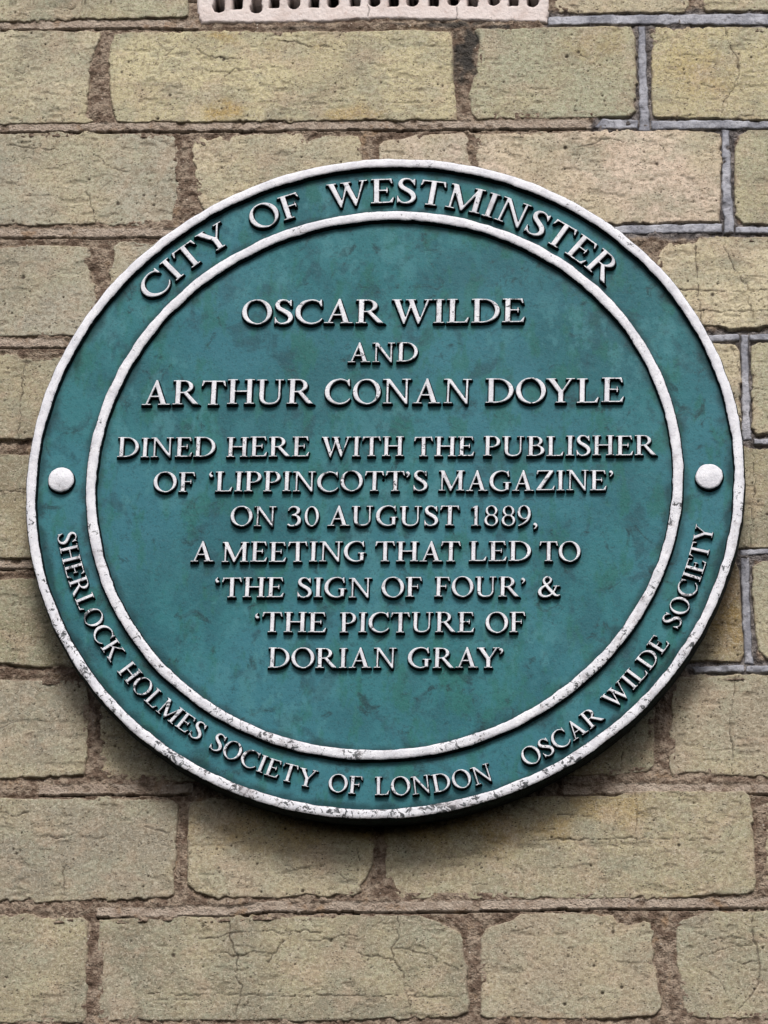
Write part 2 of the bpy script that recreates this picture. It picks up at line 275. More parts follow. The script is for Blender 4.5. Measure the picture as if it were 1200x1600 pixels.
# ------------------------------------------------------------------ the traced wall, in mm on the wall's face (x right, z up from the plaque's centre)
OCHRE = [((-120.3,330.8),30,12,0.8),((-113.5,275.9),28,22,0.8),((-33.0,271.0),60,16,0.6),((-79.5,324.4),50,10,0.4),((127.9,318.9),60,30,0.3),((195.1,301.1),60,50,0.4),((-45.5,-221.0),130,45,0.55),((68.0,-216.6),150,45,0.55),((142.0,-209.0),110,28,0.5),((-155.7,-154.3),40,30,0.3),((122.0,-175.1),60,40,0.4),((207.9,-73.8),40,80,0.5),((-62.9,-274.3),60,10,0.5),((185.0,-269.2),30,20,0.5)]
BRICKS = [('olive',[(-373.5,346.4),(-269.4,345.3),(-243.4,344.4),(-204.7,345.7),(-168.2,345.7),(-143.3,346.7),(-142.9,354.5),(-145.8,423.6),(-379.9,425.4)]),('buff',[(100.2,424.1),(100.5,350.6),(103.1,347.2),(114.9,345.6),(157.1,345.4),(186.5,345.4),(189.1,350.2),(188.0,422.5)]),('buff',[(199.0,422.3),(197.9,350.1),(200.8,346.1),(241.1,345.0),(424.2,342.6),(426.5,420.5)]),('buff',[(-436.0,339.5),(-268.9,337.5),(-243.0,337.5),(-201.1,335.9),(-201.2,330.1),(-203.5,323.8),(-205.3,319.0),(-206.7,306.0),(-206.8,292.5),(-206.1,280.5),(-207.8,273.3),(-201.1,269.4),(-204.4,267.5),(-238.5,267.5),(-264.1,266.9),(-429.6,268.1)]),('yellow',[(-192.1,335.8),(-194.0,323.7),(-193.9,306.7),(-192.0,287.5),(-188.6,274.0),(-186.2,268.2),(-136.4,267.1),(-73.0,267.2),(-9.7,267.3),(38.2,266.7),(37.4,281.9),(35.4,296.3),(34.9,315.5),(33.3,327.5),(31.9,332.4),(5.2,334.7),(-28.8,333.8),(-62.9,334.8),(-84.2,334.1),(-118.4,336.1),(-161.2,335.8)]),('olive',[(47.2,332.1),(51.5,325.3),(50.5,313.8),(48.7,300.9),(46.9,288.9),(46.3,279.4),(48.2,270.8),(51.6,267.0),(74.2,268.1),(107.7,267.2),(151.0,267.6),(154.3,272.3),(154.5,306.5),(153.9,326.6),(151.3,333.9),(131.9,335.2),(98.2,334.7),(68.7,334.7),(49.2,335.0)]),('yellow',[(165.2,329.4),(166.9,333.7),(199.2,334.1),(241.0,333.0),(392.9,330.6),(391.1,261.6),(240.8,264.5),(199.3,266.0),(166.9,266.9),(165.1,277.8),(164.9,306.4)]),('grey',[(-370.8,261.1),(-263.7,260.6),(-229.6,261.2),(-187.0,260.1),(-149.6,258.7),(-147.3,255.3),(-145.7,248.7),(-142.8,234.4),(-141.0,222.6),(-140.4,210.9),(-142.8,200.6),(-141.6,192.1),(-174.7,191.6),(-216.9,193.0),(-259.1,192.5),(-365.2,192.7)]),('buff',[(-130.8,256.1),(-126.4,253.2),(-118.2,256.9),(-112.9,253.0),(-108.0,257.2),(-85.3,258.3),(-64.2,258.5),(-59.7,251.9),(-51.4,256.0),(-26.2,256.2),(-23.5,250.9),(-21.1,190.9),(-69.9,190.9),(-120.2,191.9),(-125.6,201.3),(-129.9,210.7),(-131.6,220.2),(-132.7,233.4),(-135.3,243.8),(-134.4,252.3)]),('pink',[(-12.5,248.9),(-10.1,252.6),(1.6,253.4),(11.6,256.6),(42.6,257.2),(45.6,253.4),(46.3,241.6),(49.1,231.2),(50.9,190.1),(-10.7,190.7)]),('pink',[(48.5,256.2),(51.6,248.1),(51.0,239.1),(53.2,231.1),(54.2,191.0),(117.1,189.8),(158.3,189.4),(183.0,190.5),(209.3,190.2),(210.1,211.5),(209.7,255.5),(182.7,257.3),(132.8,257.4),(95.3,257.0)]),('olive',[(219.2,244.1),(222.5,253.4),(229.2,256.7),(240.7,257.0),(323.2,255.4),(322.2,187.2),(240.5,188.1),(224.1,189.6),(219.6,195.2),(218.8,216.1)]),('grey',[(-423.5,177.3),(-258.0,176.1),(-228.7,178.1),(-199.9,176.0),(-198.3,169.4),(-201.1,166.7),(-198.0,157.8),(-195.1,150.9),(-193.0,137.0),(-192.0,111.8),(-228.7,112.5),(-253.7,111.8),(-417.7,112.7)]),('grey',[(-183.2,176.7),(-179.9,179.5),(-132.2,179.9),(34.5,180.1),(39.5,180.0),(41.2,112.2),(-180.4,112.6),(-184.9,155.4)]),('buff',[(51.1,179.9),(141.9,180.3),(151.9,174.2),(157.6,172.3),(158.5,165.9),(158.9,115.7),(52.6,113.0)]),('buff',[(169.2,164.9),(170.8,169.5),(176.5,175.8),(184.3,173.0),(191.3,175.7),(196.2,178.9),(212.6,179.6),(240.4,179.3),(387.0,178.3),(385.4,113.9),(240.2,114.6),(219.9,113.9),(199.6,115.8),(196.3,118.6),(169.5,114.7)]),('ash',[(-357.5,98.9),(-252.9,99.5),(-244.5,98.0),(-235.1,95.7),(-217.3,96.5),(-132.2,97.2),(-129.4,39.5),(-248.9,39.7),(-352.7,39.9)]),('grey',[(-124.0,97.1),(-16.7,97.2),(-14.8,38.8),(-121.2,39.4)]),('buff',[(-8.5,97.1),(102.0,97.2),(103.0,39.0),(-6.6,38.8)]),('buff',[(111.0,98.0),(175.3,102.0),(203.7,103.6),(219.1,102.6),(221.9,98.1),(222.7,74.8),(223.0,39.2),(199.7,38.9),(111.9,38.5)]),('olive',[(229.2,101.6),(234.1,103.8),(256.3,103.7),(333.0,103.1),(331.9,40.4),(255.9,40.8),(232.7,40.1),(229.9,44.5),(229.6,74.7)]),('drab',[(-302.0,28.8),(-248.2,29.4),(-231.7,28.9),(-187.2,29.1),(-183.0,-43.4),(-227.0,-43.7),(-243.4,-43.2),(-296.5,-43.9)]),('grey',[(-175.7,29.0),(43.2,29.6),(45.0,-42.3),(-171.6,-43.4)]),('grey',[(54.6,29.6),(159.6,30.3),(160.1,-39.2),(56.2,-41.5)]),('moss',[(169.2,30.3),(219.8,30.9),(239.9,30.7),(383.4,30.4),(381.7,-36.5),(239.6,-37.3),(219.8,-37.7),(169.7,-38.4)]),('moss',[(-344.7,-57.4),(-242.4,-57.2),(-226.1,-56.8),(-181.4,-56.9),(-124.6,-57.1),(-121.5,-118.2),(-190.0,-116.9),(-214.2,-116.9),(-226.4,-115.2),(-238.6,-113.9),(-340.1,-114.2)]),('grey',[(-116.5,-57.1),(-11.7,-56.0),(-9.6,-118.3),(-113.5,-118.2)]),('grey',[(-3.6,-56.1),(104.5,-54.6),(105.4,-117.1),(-1.6,-118.3)]),('brown',[(113.2,-54.7),(160.2,-47.9),(199.9,-46.3),(219.7,-47.2),(221.7,-52.4),(222.9,-78.1),(224.4,-107.9),(222.0,-113.8),(200.0,-112.9),(176.4,-113.7),(114.1,-116.2)]),('olive',[(230.0,-49.8),(235.6,-46.8),(255.4,-46.4),(330.4,-46.7),(329.3,-112.2),(255.0,-112.5),(239.3,-112.1),(233.8,-105.7),(231.9,-95.1),(230.0,-69.6)]),('ash',[(-400.2,-125.4),(-237.9,-124.6),(-213.6,-125.4),(-187.5,-125.0),(-182.8,-128.9),(-180.5,-141.6),(-180.4,-162.8),(-180.6,-179.6),(-181.8,-187.6),(-193.6,-189.3),(-209.6,-189.8),(-233.5,-191.1),(-394.1,-192.2)]),('dun',[(-174.1,-126.3),(-125.2,-125.9),(38.3,-124.7),(40.0,-190.2),(-74.3,-191.6),(-121.8,-192.1),(-153.7,-190.9),(-166.5,-189.7),(-170.7,-185.9),(-172.8,-162.8)]),('moss',[(47.0,-124.7),(121.3,-123.0),(165.5,-121.8),(169.4,-125.6),(169.6,-158.3),(169.4,-181.6),(165.9,-185.0),(161.2,-185.8),(145.6,-187.5),(114.4,-188.4),(48.6,-190.1)]),('clay',[(180.4,-125.6),(184.3,-122.6),(215.8,-121.8),(239.3,-121.8),(389.3,-121.5),(387.6,-188.3),(239.0,-188.6),(217.7,-187.8),(204.8,-187.4),(198.2,-185.7),(189.3,-185.8),(180.7,-188.2),(179.1,-181.2),(179.8,-158.3)]),('ash',[(-334.6,-205.1),(-232.6,-203.6),(-192.7,-203.9),(-126.0,-204.2),(-121.5,-207.1),(-121.7,-225.4),(-122.3,-246.0),(-121.7,-265.6),(-125.1,-267.3),(-169.1,-269.1),(-188.7,-270.0),(-206.4,-270.9),(-210.5,-268.5),(-228.2,-270.2),(-329.1,-271.4)]),('clay',[(-114.4,-206.3),(-101.5,-203.7),(-6.8,-202.7),(-2.4,-206.8),(-0.1,-229.1),(-0.3,-244.7),(-3.2,-252.9),(-7.7,-259.9),(-6.8,-263.1),(-11.7,-266.0),(-32.0,-266.1),(-40.7,-264.5),(-55.4,-267.4),(-98.5,-267.2),(-107.2,-264.3),(-113.4,-259.1),(-114.6,-233.6),(-115.3,-212.1)]),('dun',[(5.1,-205.2),(9.7,-202.2),(145.8,-201.1),(161.3,-198.6),(192.4,-198.6),(224.3,-198.5),(227.3,-201.4),(228.9,-208.8),(230.4,-232.5),(231.5,-254.8),(230.3,-262.1),(225.3,-264.2),(206.1,-264.3),(198.4,-265.5),(181.1,-266.4),(84.6,-267.2),(17.9,-267.1),(11.5,-263.0),(7.8,-254.5),(5.8,-229.1)]),('clay',[(237.8,-202.2),(242.8,-198.9),(377.7,-198.2),(376.1,-263.5),(240.6,-264.1),(237.2,-256.8)]),('dun',[(-382.1,-280.7),(-227.5,-279.2),(-207.1,-278.3),(-199.1,-280.3),(-177.1,-279.8),(-173.4,-283.0),(-172.3,-307.3),(-170.6,-343.5),(-173.1,-346.7),(-223.0,-347.1),(-376.0,-348.5)]),('ash',[(-166.8,-281.3),(-148.8,-280.0),(-129.2,-278.7),(-94.0,-279.4),(-70.6,-278.0),(-31.6,-278.3),(12.4,-277.7),(28.7,-278.0),(38.5,-281.2),(47.1,-285.6),(52.6,-288.0),(55.4,-292.4),(56.4,-302.0),(57.7,-306.9),(58.3,-318.1),(60.2,-332.0),(59.9,-338.0),(53.5,-341.6),(24.7,-343.0),(9.4,-342.7),(-21.4,-344.5),(-56.1,-344.3),(-94.8,-344.6),(-160.7,-345.4),(-163.6,-342.7),(-166.1,-307.3)]),('clay',[(66.0,-302.0),(66.2,-292.3),(68.4,-286.7),(72.6,-284.2),(85.7,-280.6),(89.5,-276.9),(113.8,-275.6),(123.4,-275.9),(138.9,-277.5),(145.8,-277.8),(148.9,-281.9),(156.2,-283.0),(165.1,-281.4),(168.9,-283.0),(169.8,-294.2),(171.3,-298.6),(169.8,-305.4),(171.4,-313.4),(173.0,-323.3),(175.3,-329.3),(175.0,-335.2),(170.1,-340.0),(147.2,-341.8),(112.9,-342.4),(86.1,-341.0),(70.8,-342.3),(67.3,-339.9)]),('ash',[(183.5,-283.3),(186.9,-280.1),(194.6,-277.2),(202.3,-274.8),(238.7,-274.2),(387.3,-273.1),(385.5,-339.8),(238.4,-341.1),(200.5,-341.0),(192.1,-340.3),(187.5,-336.3),(187.9,-329.2),(185.9,-317.3),(184.0,-305.4)])]
CUTS = [[(-751.5,344.9),(-268.9,338.4),(-204.3,338.9),(-135.6,337.8)],
[(-740.9,265.8),(-263.8,261.6),(-93.8,260.8),(74.4,259.6),(126.5,259.4)],
[(-730.4,187.0),(-258.5,183.6),(-132.3,182.7)],
[(-719.6,106.3),(-253.2,104.0),(-169.9,103.8)],
[(-698.6,-50.3),(-242.9,-50.2),(-161.4,-50.0)],
[(-208.8,-201.5),(-113.5,-200.4)],
[(114.6,-201.2),(161.3,-199.0),(239.0,-199.7),(469.5,-200.0)],
[(-168.4,-280.5),(-86.2,-278.5),(-59.0,-276.0),(46.1,-275.5),(84.8,-274.5),(138.8,-273.0),(238.7,-272.2),(466.7,-271.6)]]
CRACKS = [[(213.0,333.4),(215.9,320.0),(221.3,310.3),(222.2,298.4),(218.0,286.6),(213.0,279.5),(210.5,266.8)],
[(193.7,172.4),(195.4,147.2),(196.3,131.3),(198.4,117.7)],
[(211.8,179.2),(213.0,172.2),(217.9,158.4),(224.0,149.2),(227.3,144.7),(228.1,133.3),(230.9,119.7)],
[(181.2,141.9),(193.4,141.8),(207.7,140.3),(226.0,140.6),(264.7,139.8)],
[(189.4,126.8),(211.8,125.7),(256.5,126.2)],
[(216.7,101.7),(219.9,92.7),(222.3,82.8)],
[(230.6,30.4),(230.6,17.2),(231.8,6.2),(230.5,-9.1),(229.7,-22.1),(228.5,-37.3)],
[(-253.4,366.1),(-246.5,358.1),(-233.3,355.5),(-222.4,353.8),(-216.1,356.7),(-211.8,364.4)],
[(-270.3,359.5),(-257.2,357.3),(-248.6,358.2)],
[(-263.3,254.4),(-250.3,250.9),(-226.7,247.8)],
[(-198.9,244.6),(-192.0,236.4),(-183.3,232.6),(-176.9,231.5)],
[(-202.7,216.3),(-199.5,204.5),(-195.8,191.8)],
[(-137.0,322.8),(-130.4,317.9),(-119.6,315.3),(-108.9,314.2)],
[(-83.9,328.3),(-71.1,326.7),(-62.4,323.2),(-49.7,323.0),(-43.2,320.0)],
[(-104.2,305.5),(-110.7,306.5),(-116.8,300.8)],
[(117.6,245.4),(128.8,247.6),(137.0,252.2),(146.6,249.2)],
[(170.3,247.1),(174.5,241.4)],
[(-235.9,100.7),(-236.9,78.0),(-236.7,55.4),(-237.7,39.6)],
[(-237.9,93.9),(-227.6,95.6),(-217.2,95.1)],
[(-254.7,2.7),(-242.4,3.5),(-232.1,3.0),(-221.8,3.9)],
[(216.5,-158.3),(216.9,-166.6),(217.7,-187.8)],
[(155.1,-158.3),(150.2,-168.8),(148.8,-186.2)],
[(218.9,-124.7),(216.9,-145.7),(215.7,-158.3)],
[(158.6,-199.9),(159.2,-220.4),(160.8,-230.7)],
[(99.5,-229.6),(165.4,-228.6),(204.1,-229.3)],
[(-190.7,-244.2),(-188.4,-268.8)],
[(-230.0,-212.4),(-223.9,-215.3),(-214.0,-213.2)],
[(-206.6,-236.8),(-198.6,-237.2)],
[(-202.3,-228.5),(-189.2,-229.7)],
[(-140.1,-222.5),(-134.1,-224.1),(-126.0,-226.2)],
[(-88.1,-279.7),(-85.7,-288.7),(-84.5,-298.8),(-80.3,-305.6),(-81.4,-314.9),(-77.2,-322.9),(-79.0,-334.9),(-80.1,-343.7)],
[(-105.1,-292.8),(-93.3,-292.8),(-85.7,-289.5),(-70.2,-287.4),(-54.5,-289.3),(-42.9,-287.6),(-31.2,-288.8)],
[(-38.7,-294.5),(-23.2,-293.6),(-15.5,-291.1),(-7.8,-291.5)],
[(-91.0,-302.0),(-80.3,-304.4),(-69.6,-300.7),(-59.8,-302.7)],
[(-134.4,-328.4),(-107.2,-328.3),(-68.4,-328.8),(-49.0,-329.1),(8.9,-328.7),(58.2,-328.8)],
[(15.5,-278.0),(16.3,-292.2),(13.0,-298.3),(13.6,-306.3),(19.3,-314.3),(22.3,-326.3),(25.9,-342.2)],
[(-7.4,-302.4),(4.3,-304.3),(12.9,-306.3)],
[(15.7,-299.0),(31.3,-302.2),(46.9,-309.3),(52.8,-310.9)],
[(-52.4,-292.5),(-57.2,-300.6),(-62.3,-307.9)],
[(228.0,-275.1),(230.2,-293.1),(233.6,-305.1),(234.0,-317.0),(229.0,-327.0),(219.5,-337.7)],
[(196.6,-303.3),(204.2,-301.2),(215.7,-297.2),(229.1,-295.1)],
[(200.4,-311.2),(208.1,-316.4),(213.8,-325.1)],
[(215.7,-305.2),(223.3,-307.5),(232.8,-305.1)],
[(204.2,-293.2),(215.7,-290.0),(225.2,-292.3)],
[(232.9,-289.1),(244.3,-295.0),(253.9,-293.0)],
[(194.6,-287.3),(202.3,-290.0)],
[(85.0,-287.8),(100.4,-284.5)],
[(-23.6,-249.7),(-16.8,-255.8),(-14.6,-261.9)],
[(-11.2,-235.3),(-8.6,-243.5)],
[(110.9,-212.3),(132.3,-214.8)],
[(153.5,131.7),(158.8,129.3)],
[(229.9,72.5),(240.0,70.2),(252.1,71.5)]]
RIBS = [[(96.8,343.9),(157.1,343.9),(241.1,343.6),(366.2,341.6),(366.0,333.9),(241.0,334.4),(157.2,336.7),(97.3,337.1),(96.4,340.5)],
[(155.9,335.5),(160.8,335.4),(162.1,296.9),(164.0,265.5),(164.4,257.0),(157.4,256.6),(156.6,296.9)],
[(128.2,260.3),(133.5,266.9),(156.3,265.6),(156.3,258.5),(132.8,258.8)],
[(165.0,264.6),(209.7,264.9),(240.8,263.1),(364.5,261.5),(364.4,256.8),(240.7,257.9),(217.1,257.7),(209.7,258.3),(165.3,257.9)],
[(210.5,257.6),(215.9,257.1),(217.1,216.1),(218.7,190.6),(218.7,182.3),(212.2,181.9),(210.9,216.2)],
[(139.0,186.8),(148.0,188.6),(211.4,189.3),(211.4,182.4),(174.8,182.3),(141.9,182.2)],
[(219.6,186.9),(240.5,187.1),(362.9,185.8),(362.7,180.3),(240.4,181.2),(219.6,181.8)],
[(201.2,110.0),(222.3,110.2),(222.3,105.3),(201.2,104.5)],
[(228.0,110.2),(240.2,110.5),(361.2,109.6),(361.1,104.6),(240.2,105.1),(228.0,105.2)],
[(222.9,110.2),(227.4,110.2),(228.3,74.7),(229.1,48.0),(229.9,36.5),(223.8,35.7),(223.1,74.8)],
[(230.5,37.4),(239.9,36.9),(359.7,36.7),(359.6,32.3),(239.9,32.5),(230.7,33.4)],
[(222.1,-38.6),(239.6,-38.2),(358.1,-38.6),(358.0,-42.9),(239.6,-42.5),(222.1,-42.9)],
[(222.5,-43.5),(227.7,-43.5),(228.4,-78.1),(230.3,-115.1),(225.2,-115.0),(223.3,-78.1)],
[(192.2,-116.3),(224.8,-115.7),(224.8,-120.1),(194.2,-120.5)],
[(225.6,-115.7),(239.3,-115.7),(356.5,-115.6),(356.4,-120.2),(239.3,-120.5),(225.6,-120.1)]]
SOOT = [((42.1,313.9),17,40,1.0),((46.0,326.4),17,18,1.0),((32.6,338.6),48,6,0.9),((60.2,335.8),28,4,0.9),((-67.2,337.3),30,3,0.5),((-3.5,339.7),20,3,0.8),((180.2,354.2),8,8,0.8),((203.9,-78.1),14,60,0.35)]
AIR = [(-134.5,341.7),(-137.0,349.6),(-138.1,388.8),(-139.6,429.5),(95.9,425.1),(96.8,345.9),(96.1,338.6),(30.4,341.1),(-12.1,343.2),(-29.1,342.5),(-54.6,341.4),(-97.3,341.1)]
AIR_HOLES = [(-122.5,350.3,1),(-110.6,352.1,0),(-97.6,348.9,1),(-85.8,352.6,0),(-72.5,351.5,1),(-58.9,352.7,0),(-46.5,352.5,1),(-32.0,353.2,0),(-19.2,352.6,1),(-6.4,352.3,0),(6.3,352.6,1),(20.4,352.4,0),(33.5,352.7,1),(46.3,351.5,0),(60.3,352.3,1),(73.4,351.6,0),(86.1,350.9,1)]

# ------------------------------------------------------------------ the wall
WALL_BASE = (0, 0, -0.60)
wall = link('brick_wall', None, None, (WALL_BASE[0], WALL_BASE[1], Z0 + WALL_BASE[2]))
tag(wall, 'weathered buff brick wall with worn brown mortar behind the round green plaque', 'wall')

def soot_at(x, z):
    s = np.zeros(x.shape)
    for (cx, cz), rx, rz, k in SOOT:
        rx, rz = rx/2.5, rz/2.5
        q = np.sqrt(((x-cx)/rx)**2+((z-cz)/rz)**2) + .45*fbm(x, z, 5, 3, 5)
        s = np.maximum(s, .9*k*sm(1.45, .5, q))
    return s

def ochre_at(x, z):                        # yellow and rusty stains, plus the plaque shadow's warm tint painted in below it
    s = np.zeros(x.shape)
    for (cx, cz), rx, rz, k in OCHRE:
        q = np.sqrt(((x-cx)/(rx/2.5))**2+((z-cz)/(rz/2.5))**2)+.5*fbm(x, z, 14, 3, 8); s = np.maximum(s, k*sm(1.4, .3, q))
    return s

def brick_func(poly, seed, fine):
    P = np.array(poly); lo, hi = P.min(0), P.max(0); rnd = np.random.RandomState(seed)
    near = [c for c in CRACKS if any(lo[0]-4 < p[0] < hi[0]+4 and lo[1]-3 < p[1] < hi[1]+3 for p in c)]
    L, Hh = hi[0]-lo[0], hi[1]-lo[1]
    npit = int(L*Hh/200) if fine else 0
    pits = [(rnd.uniform(lo[0], hi[0]), rnd.uniform(lo[1], hi[1]), rnd.uniform(.35, .8) if rnd.rand() < .95 else rnd.uniform(1.0, 1.5), rnd.uniform(.5, 1.1)) for _ in range(npit)]
    creases = []
    for _ in range(int(L/22) if fine else 0):                    # short drag creases and hair cracks of the moulded clay
        cx, cz = rnd.uniform(lo[0]+6, hi[0]-6), rnd.uniform(lo[1]+5, hi[1]-5); a = rnd.normal(0, .25) if rnd.rand() < .8 else rnd.uniform(-1.5, 1.5); ln = rnd.uniform(4, 16)
        pts = [(cx, cz)]
        for k in range(4):
            a += rnd.normal(0, .35); pts.append((pts[-1][0]+math.cos(a)*ln/4, pts[-1][1]+math.sin(a)*ln/4))
        creases.append((pts, rnd.uniform(.3, .55), rnd.uniform(.3, .8)))
    tilt = rnd.normal(0, .006, 2); off = rnd.uniform(-.5, .4)
    def func(x, z):
        rag = .35+1.0*sm(-.1, .7, vn(x, z, 24, seed+30)); wx, wz = x+rag*fbm(x, z, 4.5, 3, seed), z+rag*fbm(x, z, 4.5, 3, seed+9)
        d = sdf_poly(wx, wz, poly)
        R = .6+1.1*fbm(x, z, 12, 3, seed+3); R = np.clip(R, .2, 2.4)
        t = np.clip(R-d, 0, None); rise = np.where(d < R, -(R-np.sqrt(np.clip(R*R-np.minimum(t, R)**2, 0, None)))*.75, 0)
        y = off*.6 + (x-(lo[0]+hi[0])/2)*tilt[0] + (z-(lo[1]+hi[1])/2)*tilt[1]*2
        y = y + .45*fbm(x, z, 55, 2, seed+4) + .11*fbm(x, z, 9, 3, seed+5) + rise
        cav = np.zeros(x.shape)
        if fine:
            y = y + .12*vn(x, z, 2.2, seed+6) + .13*vn(x, z, 1.25, seed+7)
            ch = sm(.60, .95, fbm(x*.55, z*1.5, 7, 3, seed+8)); y = y - .5*ch          # flaked hollows, longer than high
            cav = np.maximum(cav, .18*ch)
            for px, pz, r, dd in pits:
                q = np.sqrt((x-px)**2+(z-pz)**2)*(1+.25*vn(x, z, 1.5, 3)); k = sm(r*1.15, r*.5, q); y = y - k*dd; cav = np.maximum(cav, k)
        cxw, czw = x+.9*fbm(x, z, 4, 2, 77), z+.9*fbm(x, z, 4, 2, 78)
        for c in near:
            q = dist_line(cxw, czw, c); wv = .54+.34*vn(x, z, 7, 12); k = sm(wv, 0, q); y = y - .8*k; cav = np.maximum(cav, k*(.85+.3*vn(x, z, 11, 13)))
        for pts, w, k0 in creases:
            q = dist_line(cxw, czw, pts); k = sm(w*1.5, 0, q)*k0; y = y - .4*k; cav = np.maximum(cav, k)
        out = d < 0; y = np.where(out, y + d*6, y); y = np.maximum(y, -9)
        morty = sm(1.2, -.4, d+1.1*fbm(x, z, 6, 2, seed+20))*.5
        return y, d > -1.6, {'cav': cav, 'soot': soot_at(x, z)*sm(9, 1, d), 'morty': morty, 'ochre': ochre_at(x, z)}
    return func, (lo[0]-2, hi[0]+2, lo[1]-2, hi[1]+2)

FR = (-266, 242, -352, 352)      # the part of the wall the photograph shows
placed = []
rt = np.random.RandomState(3)
def add_brick(key, poly, seed, step):
    fn, box = brick_func(poly, seed, step < 1.2)
    o = relief('brick', box, step, fn, wall, WALL_BASE, BRICK_M)
    c = np.array(TINT[key])*(1+rt.uniform(-.09, .09))*np.array([1+rt.uniform(-.02, .02), 1, 1+rt.uniform(-.04, .04)])
    o.color = (*c, 1); P = np.array(poly); placed.append((P[:, 0].min(), P[:, 0].max(), P[:, 1].min(), P[:, 1].max(), poly)); return o
for n, (key, poly) in enumerate(BRICKS):
    hid = max(math.hypot(p, q) for p, q in poly) < 215; add_brick(key, poly, 100+n*13, 2.2 if hid else .62)
n_tr = len(placed)
# the courses carry on past the picture's edges
COURSES = [(347, 412), (267.5, 334), (191, 257.5), (113.5, 178), (38, 99), (-42, 25), (-115, -54), (-193, -125), (-270, -203), (-344, -281), (-421, -356), (-497, -432), (424, 489)]
keys = ['olive', 'buff', 'grey', 'yellow', 'pink', 'buff']
for k, (zb, zt) in enumerate(COURSES):
    row = [p for p in placed[:n_tr] if zb-12 < (p[2]+p[3])/2 < zt+12]
    spans = []
    if row:
        lo, hi = min(p[0] for p in row), max(p[1] for p in row)
        if k == 0: lo, hi = min(lo, -330), hi
        a = lo-11; s = 0
        while a > -560: w = 214 if (s+k) % 3 else 104; spans.append((a-w, a)); a -= w+11; s += 1
        a = hi+11; s = 0
        while a < 560: w = 214 if (s+k) % 3 else 104; spans.append((a, a+w)); a += w+11; s += 1
    else:
        a = -620+(k % 2)*112
        while a < 600: spans.append((a, a+214)); a += 225
    for j, (xa, xb) in enumerate(spans):
        q = [(xa+1, zb), (xb-1, zb+.3), (xb, zb+1.5), (xb-.3, zt-1.6), (xb-1.8, zt), (xa+1.5, zt-.3), (xa, zt-2), (xa+.2, zb+1.6)]
        add_brick(keys[(k*5+j*2) % 6], [(round(p+rt.uniform(-.7, .7), 1), round(v+rt.uniform(-.7, .7), 1)) for p, v in q], 2000+k*40+j, 2.2)

# mortar: crumbling brown bedding, with a struck strip left along some beds
def line_z(line, x):
    L = np.array(line); i = np.argsort(L[:, 0]); return np.interp(x, L[i, 0], L[i, 1])
def mortar_func(x, z):
    d = np.full(x.shape, -50.)
    for xa, xb, za, zb, poly in placed:
        m = (x > xa-12) & (x < xb+12) & (z > za-12) & (z < zb+12)
        if m.any(): d[m] = np.maximum(d[m], sdf_poly(x[m], z[m], poly))
    m = (x > -150) & (x < 110) & (z > 330)
    if m.any(): d[m] = np.maximum(d[m], sdf_poly(x[m], z[m], AIR))
    y = -1.15 + .65*fbm(x, z, 13, 3, 501) + .6*vn(x, z, 3, 502) + .5*vn(x, z, 1.5, 503)
    y = y + .8*sm(-.8, -3.5, d)
    for cz in (32, -119):                      # two beds at the left have lost much of their mortar
        y = y - 2.2*sm(9, 5, abs(z-cz))*sm(-205, -225, x)
    strip = np.zeros(x.shape); cav = .35*sm(-2.2, -4.5, y)
    for c in CUTS:
        xs = [p[0] for p in c]; wob = .5*fbm(x, z*0, 14, 3, 601)
        s = z-line_z(c, x)-wob; inx = (x > min(xs)) & (x < max(xs)) & (d < .5)
        face = inx & (s > 0) & (s < 6.5)
        y = np.where(face, -.2-.10*s+.18*fbm(x, z, 5, 3, 602)+.22*vn(x, z, 1.3, 603)-.9*sm(.5, .9, fbm(x, z, 9, 2, 606)), y); strip = np.where(face, 1-.8*sm(.5, .8, fbm(x, z, 9, 2, 606)), strip)
        gr = inx & (s <= 0) & (s > -1.25-.5*vn(x, z, 10, 605))
        k = sm(-.7, .2, fbm(x, z, 22, 2, 604)+.35)
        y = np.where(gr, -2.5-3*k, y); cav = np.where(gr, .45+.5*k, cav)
    cem = np.zeros(x.shape)
    for rb in RIBS:
        P = np.array(rb); m = (x > P[:, 0].min()-7) & (x < P[:, 0].max()+7) & (z > P[:, 1].min()-7) & (z < P[:, 1].max()+7)
        if m.any():
            q = sdf_poly(x[m], z[m], rb)+1.2*fbm(x[m], z[m], 6, 2, 701); cem[m] = np.maximum(cem[m], sm(-5.5, -1.5, q)*.9)
    y = y-1.3*cem                              # raked back beside the grey ribbon
    return y, d < 3.0, {'cav': np.clip(cav, 0, 1), 'strip': strip, 'cement': cem, 'soot': soot_at(x, z)}
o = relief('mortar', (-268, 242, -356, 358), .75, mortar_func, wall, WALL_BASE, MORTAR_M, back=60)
tag(o, 'crumbly brown mortar joints between the bricks')
OUT = [(-600, -268, -500, 492), (242, 600, -500, 492), (-268, 242, -500, -356), (-268, 242, 358, 492)]
for bx in OUT:
    relief('mortar', bx, 2.2, mortar_func, wall, WALL_BASE, MORTAR_M, back=60)

